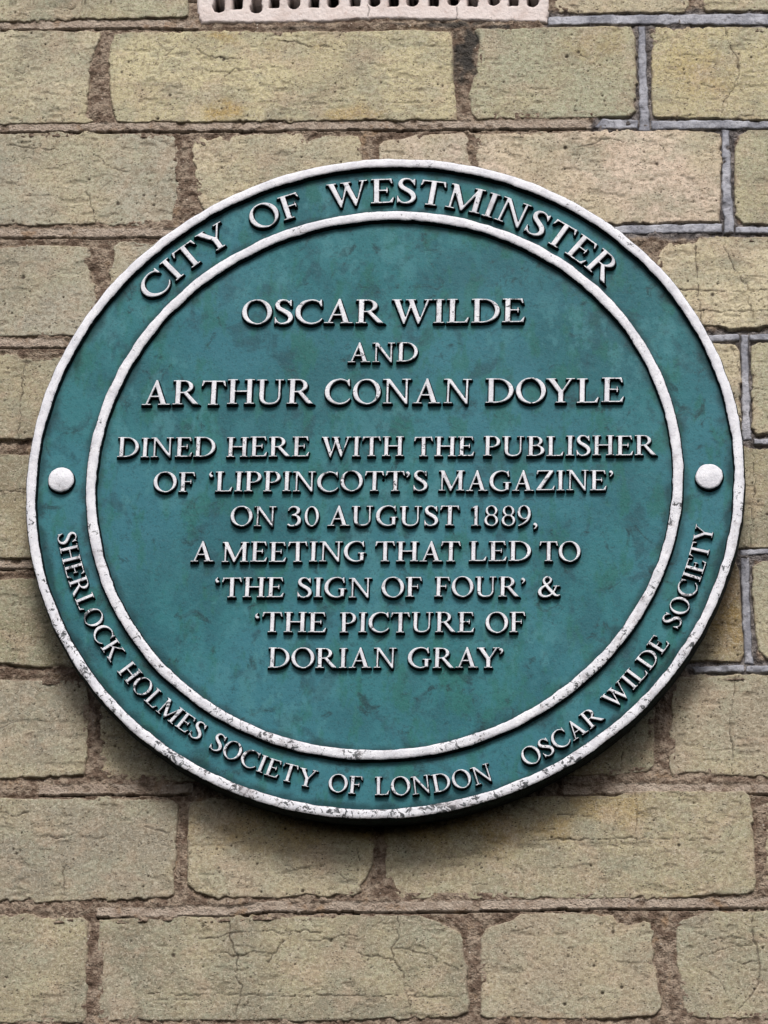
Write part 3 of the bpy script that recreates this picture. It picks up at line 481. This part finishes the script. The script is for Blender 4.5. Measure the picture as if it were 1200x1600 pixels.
# raised ribbon of blue-grey cement pointing on the joints at the right
def rib_func(poly, seed):
    def func(x, z):
        d = sdf_poly(x+.45*fbm(x, z, 6, 3, seed), z+.45*fbm(x, z, 6, 3, seed+1), poly)
        y = -.35+.25*fbm(x, z, 18, 2, seed+2)+.2*vn(x, z, 2.5, seed+3)-.7*sm(.9, 0, d)
        br = sm(.75, 1.0, fbm(x, z, 11, 2, seed+4)); y = y-.9*br
        y = np.where(d < 0, y+d*6, y); y = np.maximum(y, -7)
        return y, d > -1.0, {'cav': np.maximum(sm(.7, -.2, d+.5*vn(x, z, 7, seed+6))*.9, .5*br)}
    P = np.array(poly); lo, hi = P.min(0), P.max(0); return func, (lo[0]-1.5, hi[0]+1.5, lo[1]-1.5, hi[1]+1.5)
for n, rb in enumerate(RIBS):
    fn, bx = rib_func(rb, 900+n*7)
    relief('pointing_strip', bx, .6, fn, wall, WALL_BASE, RIB_M, back=12)

# the air brick
def vent_holes():
    hs = [(x, z, s) for x, z, s in AIR_HOLES]; pitch = 12.2; out = []
    for x, z, s in hs: out.append((x, z, s, 7.4 if s else 6.6, 13.))
    for r_ in (1, 2):
        for i, (x, z, s) in enumerate(hs): out.append((x, 352+r_*21, s, 7.2, 13.))
    return out
def vent_func(x, z):
    d = sdf_poly(x+.5*fbm(x, z, 6, 3, 41), z+.5*fbm(x, z, 6, 3, 42), AIR)
    y = .2+.35*fbm(x, z, 20, 3, 43)+.12*vn(x, z, 2.5, 44); y = y-1.2*sm(1.6, 0, d)
    cav = np.zeros(x.shape); hole = np.full(x.shape, -99.)
    wx, wz = x+.35*fbm(x, z, 5, 2, 45), z+.35*fbm(x, z, 5, 2, 46)
    for hx, hz, s, w, h in vent_holes():
        if s: c = w/2*1.08; q = np.maximum(np.minimum(w/2*.86-np.abs(wx-hx), np.minimum(wz-(hz+w*.5), hz+h-wz)), c-np.hypot(wx-hx, wz-(hz+c)))
        else: q = np.minimum(w/2-np.abs(wx-hx), np.minimum(wz-hz, hz+h-wz))
        hole = np.maximum(hole, q)
    y = y-.8*sm(-1.0, .1, hole); y = np.where(hole > 0, np.maximum(y-hole*40, -38), y); cav = sm(-.1, .3, hole)
    for cr in ([(-23, 345), (-22, 350), (-23.5, 354)], [(35.5, 340), (36.5, 345), (36, 351)]):
        q = dist_line(x, z, cr); k = sm(.5, .1, q); y = y-.7*k; cav = np.maximum(cav, k*.8)
    y = np.where(d < 0, y+d*6, y)
    return np.maximum(y, -40), d > -1.5, {'cav': np.clip(cav, 0, 1)}
v = relief('air_brick', (-141, 99, 336, 432), .6, vent_func, wall, WALL_BASE, VENT_M, back=60)
tag(v, 'pinkish white painted air brick with a row of small ventilation holes')

# ------------------------------------------------------------------ the plaque
FIELD, TOP = 21.0, 25.2
plaque = link('plaque', None, None, (0, 0, Z0)); PB = (0, 0, 0)
tag(plaque, 'round green metal plaque with raised white lettering and two white rings fixed to the bricks', 'plaque')
NT = 720
TH = np.linspace(0, 2*np.pi, NT, endpoint=False)
def lathe(name, prof_fn, nprof, mat, attr_fn=None, smooth=True, close_centre=False):
    """prof_fn(th) -> list of (radius array, outwards-from-wall array, attr array)"""
    rows = prof_fn(TH); V = []; A = []
    for rr, yy, at in rows:
        rr = np.broadcast_to(rr, TH.shape); yy = np.broadcast_to(yy, TH.shape); at = np.broadcast_to(at, TH.shape)
        V.append(np.stack([rr*np.cos(TH), -yy, rr*np.sin(TH)], 1)); A.append(at)
    n = len(V); V = np.concatenate(V); A = np.concatenate(A)
    i = np.arange(n*NT).reshape(n, NT); j = np.roll(i, -1, 1)
    Q = np.stack([i[:-1], j[:-1], j[1:], i[1:]], -1).reshape(-1, 4)
    return V, A, Q
def wear_of(x, z):                        # the lower left of the plaque is the most chipped
    a = np.arctan2(z, x); low = sm(.25, -.55, np.sin(a)*.9+.12*np.cos(a)*0)
    return np.clip(low*.8+.35*vn(x, z, 28, 91)+.25*sm(-.9, -.2, np.sin(a))*0, -.4, 1)
# body: side wall and the recessed green field
def body_prof(th):
    c, s = np.cos(th), np.sin(th); rows = []
    for rr, yy in ((4, -.5+5), (215, 4.5), (222.3, 4.7), (223.6, 6), (224.4, 12), (224.9, 18), (225.0, FIELD+.6)):
        rows.append((rr+.15*fbm(th*60, th*0+rr, 9, 3, 11), yy, 1.+0*th))  # side wall fully darkened: grime with its shade painted in
    for rr in (224, 219, 217.5, 216, 214.5, 213, 211, 209, 204, 199, 196, 194, 192.5, 191, 189.5, 188, 186, 182, 180.5, 179, 177.5, 176, 174, 172, 170, 162, 154, 146, 136, 126, 116, 104, 92, 80, 66, 52, 36, 18, 1.):
        x, z = rr*c, rr*s
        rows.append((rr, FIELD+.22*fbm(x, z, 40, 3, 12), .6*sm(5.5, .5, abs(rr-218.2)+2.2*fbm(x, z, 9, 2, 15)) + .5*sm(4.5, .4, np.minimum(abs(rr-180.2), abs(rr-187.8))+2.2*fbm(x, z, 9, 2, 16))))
    return rows
V, A, Q = lathe('plaque_body', body_prof, 0, GREEN_M)
body = link('plaque_body', new_mesh('plaque_body', V*MM, Q, {'grime_shade': A}, GREEN_M), plaque)
# rings
def ring_prof(ri, ro, seed, top, outer_down=None):
    def fn(th):
        c, s = np.cos(th), np.sin(th)
        def nz(k, size): return fbm(th*ri, th*0+k*50, size, 3, seed+k)
        i_, o_ = ri+.38*nz(1, 9), ro+.30*nz(2, 10); t = top+.25*nz(3, 16)
        n = lambda k: .10*vn(th*ri, th*0+k*20, 1.6, seed+40+k)
        return [(i_-.9, FIELD-.4, 0.), (i_-.6, FIELD+(t-FIELD)*.35, .1), (i_-.15, t-1.1, .36), (i_+.35, t-.45+n(1), .8), (i_+1.2, t-.05+n(2), 1.), (i_*.66+o_*.34, t+.02+n(3), 1.),
                (i_*.34+o_*.66, t+.02+n(4), 1.), (o_-1.2, t-.08+n(5), 1.), (o_-.35, t-.5+n(6), .8), (o_+.12, t-1.0, .40), (o_+.3, t-1.6, .12), (o_+.55, FIELD+(t-FIELD)*.3, 0.), (o_+.7, outer_down if outer_down else FIELD-.4, 0.)]
    return fn
for nm, ri, ro, seed, top, od in (('outer_ring', 219.0, 225.1, 21, TOP+.2, 16.), ('inner_ring', 180.9, 187.2, 31, TOP, None)):
    V, A, Q = lathe(nm, ring_prof(ri, ro, seed, top, od), 0, PAINT_M)
    wr = wear_of(V[:, 0], V[:, 2])*(1.0 if nm == 'outer_ring' else .75)
    link(nm, new_mesh(nm, V*MM, Q[:, ::-1], {'lvl': A, 'wear': wr}, PAINT_M), plaque)
# the two fixing bosses
def boss(cx, cz, R, h, seed, dome):
    th = np.linspace(0, 2*np.pi, 72, endpoint=False); rows = []
    nr = 14
    rad = R*(1+.03*fbm(np.cos(th)*20, np.sin(th)*20, 9, 2, seed))
    for q, hh, lv in ((1.07, -.6, 0), (1.03, h*.35, .1), (.995, h*.62, .42), (.95, h*.84, .85)):
        rows.append((rad*q, FIELD+hh+0*th, lv+0*th))
    for k in range(nr):
        q = .88*(1-k/(nr-1)*.985); rows.append((rad*q, FIELD+h*.92+dome*(1-(q/.9)**2)+.12*fbm(np.cos(th)*R*q, np.sin(th)*R*q, 4, 3, seed+5), 1.+0*th))
    V = np.concatenate([np.stack([a*np.cos(th), -b, a*np.sin(th)], 1) for a, b, _ in rows]); A = np.concatenate([c for *_, c in rows]); n = len(rows)
    i = np.arange(n*72).reshape(n, 72); j = np.roll(i, -1, 1); Q = np.stack([i[:-1], i[1:], j[1:], j[:-1]], -1).reshape(-1, 4)[:, ::-1]
    me = new_mesh('fixing_boss', V*MM, Q, {'lvl': A, 'wear': np.full(len(V), -.8 if cx > 0 else .15)}, PAINT_M)
    return link('fixing_boss', me, plaque, (cx*MM, 0, cz*MM))
tag(boss(-203.4, .3, 8.5, 3.6, 61, 1.3), 'domed white boss on the left with ragged painted edge')
tag(boss(203.3, .3, 8.7, 4.2, 62, .5), 'flat smooth white boss on the right')

# ------------------------------------------------------------------ raised serif capitals, modelled from strokes
G = .02
def u_(a, b, k=.028):                     # smooth union of inside-positive distances
    h = np.clip(.5+.5*(a-b)/k, 0, 1); return b*(1-h)+a*h+k*h*(1-h)*.5
class Gl:
    def __init__(s, w):
        s.w = w; s.x, s.z = np.meshgrid(np.arange(-.12, w+.14, G), np.arange(-.36, 1.2, G)); s.d = np.full(s.x.shape, -9.)
    def add(s, d, k=.028): s.d = np.where(s.d < -5, d, u_(s.d, d, k)); return s
    def poly(s, *p): return s.add(sdf_poly(s.x, s.z, p))
    def box(s, x0, x1, z0, z1): return s.poly((x0, z0), (x1, z0), (x1, z1), (x0, z1))
    def stem(s, x, t=.165, z0=0, z1=1, top=1, bot=1, o=.085):
        s.box(x, x+t, z0, z1)
        if top: s.box(x-o, x+t+o, z1-.052, z1)
        if bot: s.box(x-o, x+t+o, z0, z0+.052)
        return s
    def ell(s, cx, cz, rx, rz, tx, tz):
        a = np.linspace(0, 2*np.pi, 56, endpoint=False)
        o = sdf_poly(s.x, s.z, np.stack([cx+rx*np.cos(a), cz+rz*np.sin(a)], 1)); i = sdf_poly(s.x, s.z, np.stack([cx+(rx-tx)*np.cos(a+.12), cz+(rz-tz)*np.sin(a)], 1))
        return s.add(np.minimum(o, -i))
    def bowl(s, x0, x1, xr, z0, z1, T=.155, t=.062):
        def shp(xr, z0, z1, e=0):
            a = np.linspace(-np.pi/2, np.pi/2, 24); zc = (z0+z1)/2
            return [(x0-e, z1), (x0-e, z0)]+[(x1+(xr-x1)*math.cos(q), zc+(z1-z0)/2*math.sin(q)) for q in a]
        o = sdf_poly(s.x, s.z, shp(xr, z0, z1)); i = sdf_poly(s.x, s.z, shp(xr-T, z0+t, z1-t, .1)); return s.add(np.minimum(o, -i))
    def stroke(s, pts):                   # (x, z, half width) through a smooth curve
        P = np.array(pts, float); n = len(P); Q = []
        for k in range(n-1):
            p0, p1, p2, p3 = P[max(k-1, 0)], P[k], P[k+1], P[min(k+2, n-1)]
            for t in np.linspace(0, 1, 6, endpoint=False):
                Q.append(.5*((2*p1)+(-p0+p2)*t+(2*p0-5*p1+4*p2-p3)*t*t+(-p0+3*p1-3*p2+p3)*t**3))
        Q.append(P[-1]); d = np.full(s.x.shape, -9.)
        for a, b in zip(Q[:-1], Q[1:]):
            ex, ez = b[0]-a[0], b[1]-a[1]; t = np.clip(((s.x-a[0])*ex+(s.z-a[1])*ez)/(ex*ex+ez*ez+1e-9), 0, 1)
            d = np.maximum(d, (a[2]+(b[2]-a[2])*t)-np.hypot(s.x-a[0]-t*ex, s.z-a[1]-t*ez))
        return s.add(d)
T_, t_ = .165, .078
def glyphs():
    D = {}
    g = Gl(.36); g.stem(.10); D['I'] = g
    g = Gl(.88); g.stem(.09); g.stem(.635); g.box(.2, .7, .48, .55); D['H'] = g
    def arms(g, w, top, mid, bot):
        if top: g.box(.2, w-.04, .938, 1); g.poly((w-.10, 1), (w-.03, 1), (w, .78), (w-.035, .78), (w-.12, .95))
        if mid: g.box(.2, w-.13, .49, .55); g.box(w-.19, w-.145, .40, .64)
        if bot: g.box(.2, w, 0, .062); g.poly((w-.08, 0), (w, 0), (w+.05, .25), (w+.015, .25), (w-.10, .05))
    g = Gl(.70); g.stem(.09); arms(g, .65, 1, 1, 1); D['E'] = g
    g = Gl(.66); g.stem(.09); arms(g, .64, 1, 1, 0); D['F'] = g
    g = Gl(.70); g.stem(.09); arms(g, .64, 0, 0, 1); D['L'] = g
    g = Gl(.78); g.stem(.3125, top=0); g.box(.03, .75, .938, 1); g.poly((.03, 1), (.09, 1), (.12, .95), (.04, .76), (0, .76)); g.poly((.75, 1), (.69, 1), (.66, .95), (.74, .76), (.78, .76)); D['T'] = g
    g = Gl(.92); g.stem(.12, t_, o=.11, top=0); g.stem(.73, t_, o=.11, bot=0); g.poly((.03, 1), (.24, 1), (.805, .08), (.805, -.03), (.74, -.03), (.12, .95)); g.box(0, .2, .948, 1); D['N'] = g
    g = Gl(1.10); g.stem(.12, t_, o=.11, top=0); g.stem(.84, T_, o=.09); g.poly((.06, 1), (.25, 1), (.575, .18), (.54, -.01), (.49, -.01)); g.poly((.88, 1), (.97, 1), (.55, -.01), (.49, -.01), (.53, .14)); g.box(.02, .2, .948, 1); D['M'] = g
    g = Gl(.92); g.poly((.11, .02), (.19, .02), (.46, .86), (.46, 1.03), (.43, 1.03)); g.poly((.60, .02), (.78, .02), (.49, 1.03), (.42, 1.03), (.395, .85)); g.box(.24, .63, .32, .385); g.box(0, .30, 0, .052); g.box(.51, .90, 0, .052); D['A'] = g
    g = Gl(1.24); g.poly((.05, .98), (.23, .98), (.44, .2), (.40, -.03), (.36, -.03)); g.poly((.37, -.03), (.41, -.03), (.67, .98), (.59, .98)); g.poly((.49, .98), (.66, .98), (.88, .2), (.84, -.03), (.80, -.03)); g.poly((.81, -.03), (.85, -.03), (1.15, .98), (1.07, .98)); g.box(0, .31, .948, 1); g.box(.42, .74, .948, 1); g.box(.98, 1.24, .948, 1); D['W'] = g
    g = Gl(.90); g.stem(.375, top=0, z1=.5); g.poly((.05, .98), (.25, .98), (.53, .46), (.50, .38), (.375, .42)); g.poly((.74, .98), (.82, .98), (.53, .42), (.45, .42)); g.box(0, .33, .948, 1); g.box(.62, .90, .948, 1); D['Y'] = g
    g = Gl(.92); g.stem(.09); g.poly((.64, .97), (.74, .97), (.34, .55), (.2, .42), (.2, .50)); g.poly((.30, .56), (.41, .62), (.84, .03), (.64, .03)); g.box(.53, .83, .948, 1); g.box(.55, .92, 0, .052); D['K'] = g
    g = Gl(.78); g.box(.06, .72, .938, 1); g.box(.02, .76, 0, .062); g.poly((.02, .05), (.22, .05), (.74, .95), (.55, .95)); g.poly((.06, 1), (.12, 1), (.13, .94), (.06, .77), (.025, .77)); g.poly((.68, 0), (.74, 0), (.79, .24), (.755, .24), (.66, .06)); D['Z'] = g
    g = Gl(.88); g.stem(.09); g.bowl(.1, .36, .87, 0, 1); D['D'] = g
    g = Gl(.70); g.stem(.09); g.bowl(.1, .36, .68, .42, 1, T=.15); D['P'] = g
    g = Gl(.86); g.stem(.09); g.bowl(.1, .34, .66, .46, 1, T=.15); g.poly((.30, .52), (.46, .52), (.84, .03), (.90, .0), (.70, -.01), (.64, .03)); D['R'] = g
    g = Gl(.74); g.stem(.09); g.bowl(.1, .34, .64, .50, 1, T=.14); g.bowl(.1, .36, .72, 0, .555, T=.155); D['B'] = g
    g = Gl(.92); g.ell(.46, .5, .46, .53, .155, .065); D['O'] = g
    g = Gl(.60); g.ell(.30, .49, .29, .52, .12, .062); D['0'] = g
    C = [(.80, .76, .030), (.73, .90, .034), (.60, .975, .040), (.46, .985, .042), (.26, .90, .062), (.125, .71, .078), (.085, .5, .084), (.125, .29, .078), (.27, .10, .062), (.46, .01, .045), (.62, .025, .040), (.74, .095, .034), (.83, .21, .026)]
    g = Gl(.86); g.stroke(C); g.poly((.775, 1.02), (.815, 1.02), (.83, .70), (.795, .70), (.72, .90)); D['C'] = g
    g = Gl(.92); g.stroke(C[:-1]+[(.76, .10, .034)]); g.poly((.76, 1.02), (.80, 1.02), (.815, .70), (.78, .70), (.70, .90)); g.box(.66, .81, .04, .42); g.box(.57, .90, .40, .452); D['G'] = g
    g = Gl(.60); g.stroke([(.50, .80, .026), (.42, .93, .036), (.29, .985, .040), (.155, .94, .058), (.095, .80, .072), (.15, .655, .082), (.30, .54, .088), (.45, .42, .088), (.52, .26, .078), (.47, .10, .062), (.31, .010, .042), (.16, .04, .036), (.065, .19, .026)])
    g.poly((.50, 1.01), (.535, 1.01), (.545, .72), (.512, .72), (.44, .92)); g.poly((.03, .0), (.065, .0), (.11, .08), (.055, .30), (.02, .30)); D['S'] = g
    g = Gl(.92); g.box(.09, .245, .33, 1); g.box(0, .335, .948, 1); g.box(.70, .775, .33, 1); g.box(.59, .885, .948, 1)
    g.stroke([(.1675, .42, .0775), (.168, .30, .077), (.20, .14, .068), (.31, .035, .054), (.46, .012, .046), (.61, .05, .042), (.71, .17, .038), (.737, .31, .0375), (.7375, .42, .0375)]); D['U'] = g
    g = Gl(.46); g.box(.17, .31, 0, 1); g.poly((.03, .86), (.03, .90), (.28, 1.02), (.31, 1.0), (.31, .9), (.17, .86)); g.box(.05, .43, 0, .052); D['1'] = g
    g = Gl(.56); g.stroke([(.04, .80, .028), (.12, .93, .042), (.26, .975, .05), (.40, .90, .066), (.43, .77, .07), (.36, .62, .055), (.20, .55, .036)])
    g.stroke([(.20, .55, .036), (.38, .50, .055), (.47, .34, .076), (.45, .16, .074), (.32, .03, .056), (.15, .005, .046), (.05, .07, .05)]); D['3'] = g
    g = Gl(.60); g.ell(.30, .745, .245, .27, .105, .065); g.ell(.30, .26, .285, .295, .115, .07); D['8'] = g
    g = Gl(.60); g.ell(.28, .66, .27, .355, .115, .065); g.stroke([(.49, .70, .056), (.50, .50, .056), (.42, .27, .052), (.26, .10, .042), (.07, .0, .026)]); D['9'] = g
    g = Gl(.28); g.stroke([(.12, .06, .075), (.16, .03, .06), (.17, -.06, .04), (.08, -.17, .02)]); D[','] = g
    g = Gl(.26); g.stroke([(.10, .90, .075), (.145, .86, .058), (.15, .78, .038), (.07, .68, .02)]); D["'"] = g
    g = Gl(.26); g.stroke([(.15, .78, .072), (.11, .83, .055), (.10, .90, .036), (.17, 1.0, .02)]); D['`'] = g
    g = Gl(.98); g.stroke([(.93, .08, .034), (.84, .04, .05), (.72, .10, .07), (.50, .37, .078), (.34, .60, .070), (.26, .78, .058), (.31, .93, .048), (.44, .975, .046), (.56, .88, .052), (.54, .74, .052), (.38, .58, .046), (.18, .44, .062), (.09, .27, .078), (.14, .09, .074), (.30, .01, .06), (.50, .05, .05), (.67, .22, .042), (.76, .42, .036), (.80, .54, .036)])
    g.box(.66, .95, .50, .55); D['&'] = g
    return D
LEV = ((-.035, 0., 0.), (-.004, .70, .30), (.012, .93, .75), (.030, 1., 1.))      # distance inside -> share of height, paint level
def contour(x, z, d, iso):
    v = d-iso; H, Wd = v.shape; sgn = v > 0; pts = {}; P = []; E = []
    cell = (sgn[:-1, :-1].astype(int)+sgn[:-1, 1:]+sgn[1:, 1:]+sgn[1:, :-1]); ii, jj = np.nonzero((cell > 0) & (cell < 4))
    def pt(a, b):
        k = (a, b) if a < b else (b, a)
        if k not in pts:
            va, vb = v[a], v[b]; t = min(max(va/(va-vb), .02), .98) if a < b or True else 0
            pts[k] = len(P); P.append((x[a]+(x[b]-x[a])*t, z[a]+(z[b]-z[a])*t))
        return pts[k]
    for i, j in zip(ii, jj):
        c = [(i, j), (i, j+1), (i+1, j+1), (i+1, j)]; cr = [(c[k], c[(k+1) % 4]) for k in range(4) if sgn[c[k]] != sgn[c[(k+1) % 4]]]
        if len(cr) == 2: E.append((pt(*cr[0]), pt(*cr[1])))
        elif len(cr) == 4:
            s = [0, 1, 2, 3] if (sgn[c[0]]) == (v[c[0]]+v[c[1]]+v[c[2]]+v[c[3]] > 0) else [3, 0, 1, 2]
            E.append((pt(*cr[s[0]]), pt(*cr[s[1]]))); E.append((pt(*cr[s[2]]), pt(*cr[s[3]])))
    return P, E
def glyph_mesh(ch, g, relief_mm, cap_mm):
    x, z, d = g.x, g.z, g.d; P = []; E = []; lv = []
    for k, (iso, _, _) in enumerate(LEV):
        p, e = contour(x, z, d, iso); o = len(P); P += p; E += [(a+o, b+o) for a, b in e if a != b]; lv += [k]*len(p)
    vo, eo, fo, ov, oe, of = delaunay_2d_cdt([Vector((float(a), float(b))) for a, b in P], E, [], 0, 1e-6)
    lvl = [min([lv[q] for q in ov[i]] or [0]) for i in range(len(vo))]
    xy = np.array([(v_[0], v_[1]) for v_ in vo]); F = np.array([q for q in fo if len(q) == 3]); c = xy[F].mean(1)
    x0, z0 = x[0, 0], z[0, 0]; fx, fz = (c[:, 0]-x0)/G, (c[:, 1]-z0)/G; i, j = np.clip(fz.astype(int), 0, d.shape[0]-2), np.clip(fx.astype(int), 0, d.shape[1]-2); a, b = fx-j, fz-i
    dc = (d[i, j]*(1-a)+d[i, j+1]*a)*(1-b)+(d[i+1, j]*(1-a)+d[i+1, j+1]*a)*b
    F = F[dc > LEV[0][0]]
    h = np.array([LEV[l][1] for l in lvl]); pl = np.array([LEV[l][2] for l in lvl])
    V = np.stack([xy[:, 0]-g.w/2, -h, xy[:, 1]], 1)
    e1 = V[F[:, 1]]-V[F[:, 0]]; e2 = V[F[:, 2]]-V[F[:, 0]]; nrm = np.cross(e1, e2)[:, 1]; F = np.where((nrm > 0)[:, None], F[:, ::-1], F)
    return new_mesh('letter', V, F, {'lvl': pl}, LETTER_M, smooth=False)
def make_letter_mat():
    m = PAINT_M.copy(); m.name = 'white_letter_paint'; return m
LETTER_M = make_letter_mat()
# the letters' wear comes from an object property instead of a vertex attribute
for nd in LETTER_M.node_tree.nodes:
    if nd.type == 'ATTRIBUTE' and nd.attribute_name == 'wear': nd.attribute_type = 'OBJECT'; nd.attribute_name = 'wear'
GLY = glyphs(); MESH = {}
REL = 3.7
rl = np.random.RandomState(5)
def put_letter(ch, cx, base, cap, wide, rot, wear):
    if ch not in MESH: MESH[ch] = glyph_mesh(ch, GLY[ch], REL, 1)
    nm = 'numeral' if ch in '01389' else 'punctuation_mark' if ch in "`'," else 'ampersand' if ch == '&' else 'letter'
    o = link(nm, MESH[ch], plaque, (cx*MM, -(FIELD-.15)*MM, base*MM))
    o.scale = (cap*wide*MM*rl.uniform(.985, 1.015), REL*MM*rl.uniform(.94, 1.04), cap*MM*rl.uniform(.985, 1.01)); o.rotation_euler = (0, rot+rl.normal(0, .006), 0)
    o['wear'] = float(wear); return o
KERN = {'AR': -.0, 'AT': -.14, 'LT': -.1, 'LY': -.14, 'YL': -.02, 'OY': -.06, 'AY': -.14, 'RA': -.02, 'TA': -.1, 'CA': -.03, 'WI': -.03, 'TO': -.04, "R'": -.02, "Y'": -.12, "T'": -.06, "`T": .02, 'AG': -.02, 'GA': -.03, '9,': -.04}
def layout(word, gap=.055):
    xs = []; p = 0
    for k, ch in enumerate(word):
        if k: p += gap + KERN.get(word[k-1]+ch, 0) + (.05 if word[k-1] in '0138' and ch in '0138' and True else 0)
        xs.append(p+GLY[ch].w/2); p += GLY[ch].w
    return xs, p
LINES = [('OSCAR', -93.9, -3.0, 107.8, 17.0), ('WILDE', 1.8, 86.8, 107.5, 17.0), ('AND', -25.0, 19.7, 80.5, 13.7), ('ARTHUR', -155.0, -45.8, 51.5, 17.2), ('CONAN', -39.0, 54.0, 51.5, 17.1), ('DOYLE', 62.8, 150.1, 51.4, 17.1),
 ('DINED', -168.9, -106.4, 15.4, 13.7), ('HERE', -99.7, -46.9, 15.3, 13.7), ('WITH', -39.6, 12.3, 15.2, 13.6), ('THE', 18.7, 56.9, 15.1, 13.6), ('PUBLISHER', 62.3, 170.5, 14.9, 13.7),
 ('OF', -144.6, -118.1, -8.6, 13.7), ("`LIPPINCOTT'S", -110.5, 28.2, -8.6, 13.7), ("MAGAZINE'", 34.6, 144.7, -8.8, 13.7), ('ON', -94.9, -66.3, -32.1, 13.4), ('30', -59.1, -39.1, -32.2, 13.4), ('AUGUST', -33.9, 48.4, -32.2, 13.4), ('1889,', 55.2, 98.1, -32.4, 13.5),
 ('A', -118.6, -103.8, -56.2, 13.5), ('MEETING', -99.4, -8.7, -56.3, 13.5), ('THAT', -3.3, 49.8, -56.4, 13.5), ('LED', 55.0, 93.8, -56.3, 13.5), ('TO', 98.5, 124.2, -56.4, 13.5),
 ('`THE', -103.3, -59.2, -80.1, 13.3), ('SIGN', -51.2, -4.7, -80.1, 13.3), ('OF', 1.2, 26.6, -80.1, 13.4), ("FOUR'", 34.1, 91.1, -80.1, 13.3), ('&', 98.0, 112.3, -80.1, 13.6),
 ('`THE', -77.5, -32.0, -103.6, 13.4), ('PICTURE', -23.7, 59.6, -103.6, 13.4), ('OF', 66.3, 91.1, -103.6, 13.4), ('DORIAN', -67.3, 12.0, -127.1, 13.3), ("GRAY'", 19.0, 78.6, -127.0, 13.3)]
for word, xa, xb, base, cap in LINES:
    xs, wd = layout(word); k = (xb-xa)/wd
    for ch, p in zip(word, xs):
        w = .35 if -40 < base < 30 and xa < 30 else .1
        put_letter(ch, xa+p*k, base+rl.normal(0, .12), cap, k/cap, 0, w+rl.uniform(-.25, .3))
# words on the two arcs: (word, angle at start and end in degrees clockwise from the top, baseline radius at start and end, cap height, reads along the bottom)
ARCS = [('CITY', -50.6, -31.3, 195.2, 195.6, 17.0, 0), ('OF', -26.8, -16.9, 194.6, 194.2, 17.2, 0), ('WESTMINSTER', -12.1, 45.4, 194.0, 191.6, 17.6, 0),
 ('SHERLOCK', -100.3, -126.9, 206.9, 205.8, 11.6, 1), ('HOLMES', -128.7, -148.3, 206.2, 205.6, 11.5, 1), ('SOCIETY', -150.4, -170.2, 205.8, 208.6, 11.5, 1), ('OF', -172.4, -178.3, 208.8, 209.3, 11.4, 1), ('LONDON', -180.4, -200.3, 209.6, 213.2, 11.8, 1),
 ('OSCAR', -205.9, -221.2, 213.2, 212.8, 11.6, 1), ('WILDE', -223.2, -238.4, 212.4, 210.9, 11.5, 1), ('SOCIETY', -241.0, -260.8, 210.6, 209.2, 11.6, 1)]
for word, a0, a1, r0, r1, cap, low in ARCS:
    xs, wd = layout(word, .075 if not low else .06); arc = math.radians(abs(a1-a0)); k = arc/wd; rm = (r0+r1)/2+(cap/2 if not low else -cap/2)
    for ch, p in zip(word, xs):
        t = p/wd; a = math.radians(a0+(a1-a0)*t); R = r0+(r1-r0)*t
        put_letter(ch, R*math.sin(a), R*math.cos(a), cap, k*rm/cap, a if not low else a+math.pi, (.15 if not low else .45)+rl.uniform(-.25, .3))

print('bricks', sum(1 for o in COL.objects if o.name.startswith('brick') and o.type == 'MESH'), 'letters', sum(1 for o in COL.objects if o.name.startswith('letter')))
print('triangles', sum(sum(len(p.vertices)-2 for p in me.polygons[:1])*len(me.polygons) for me in {o.data for o in COL.objects if o.type == 'MESH'} if len(me.polygons)))
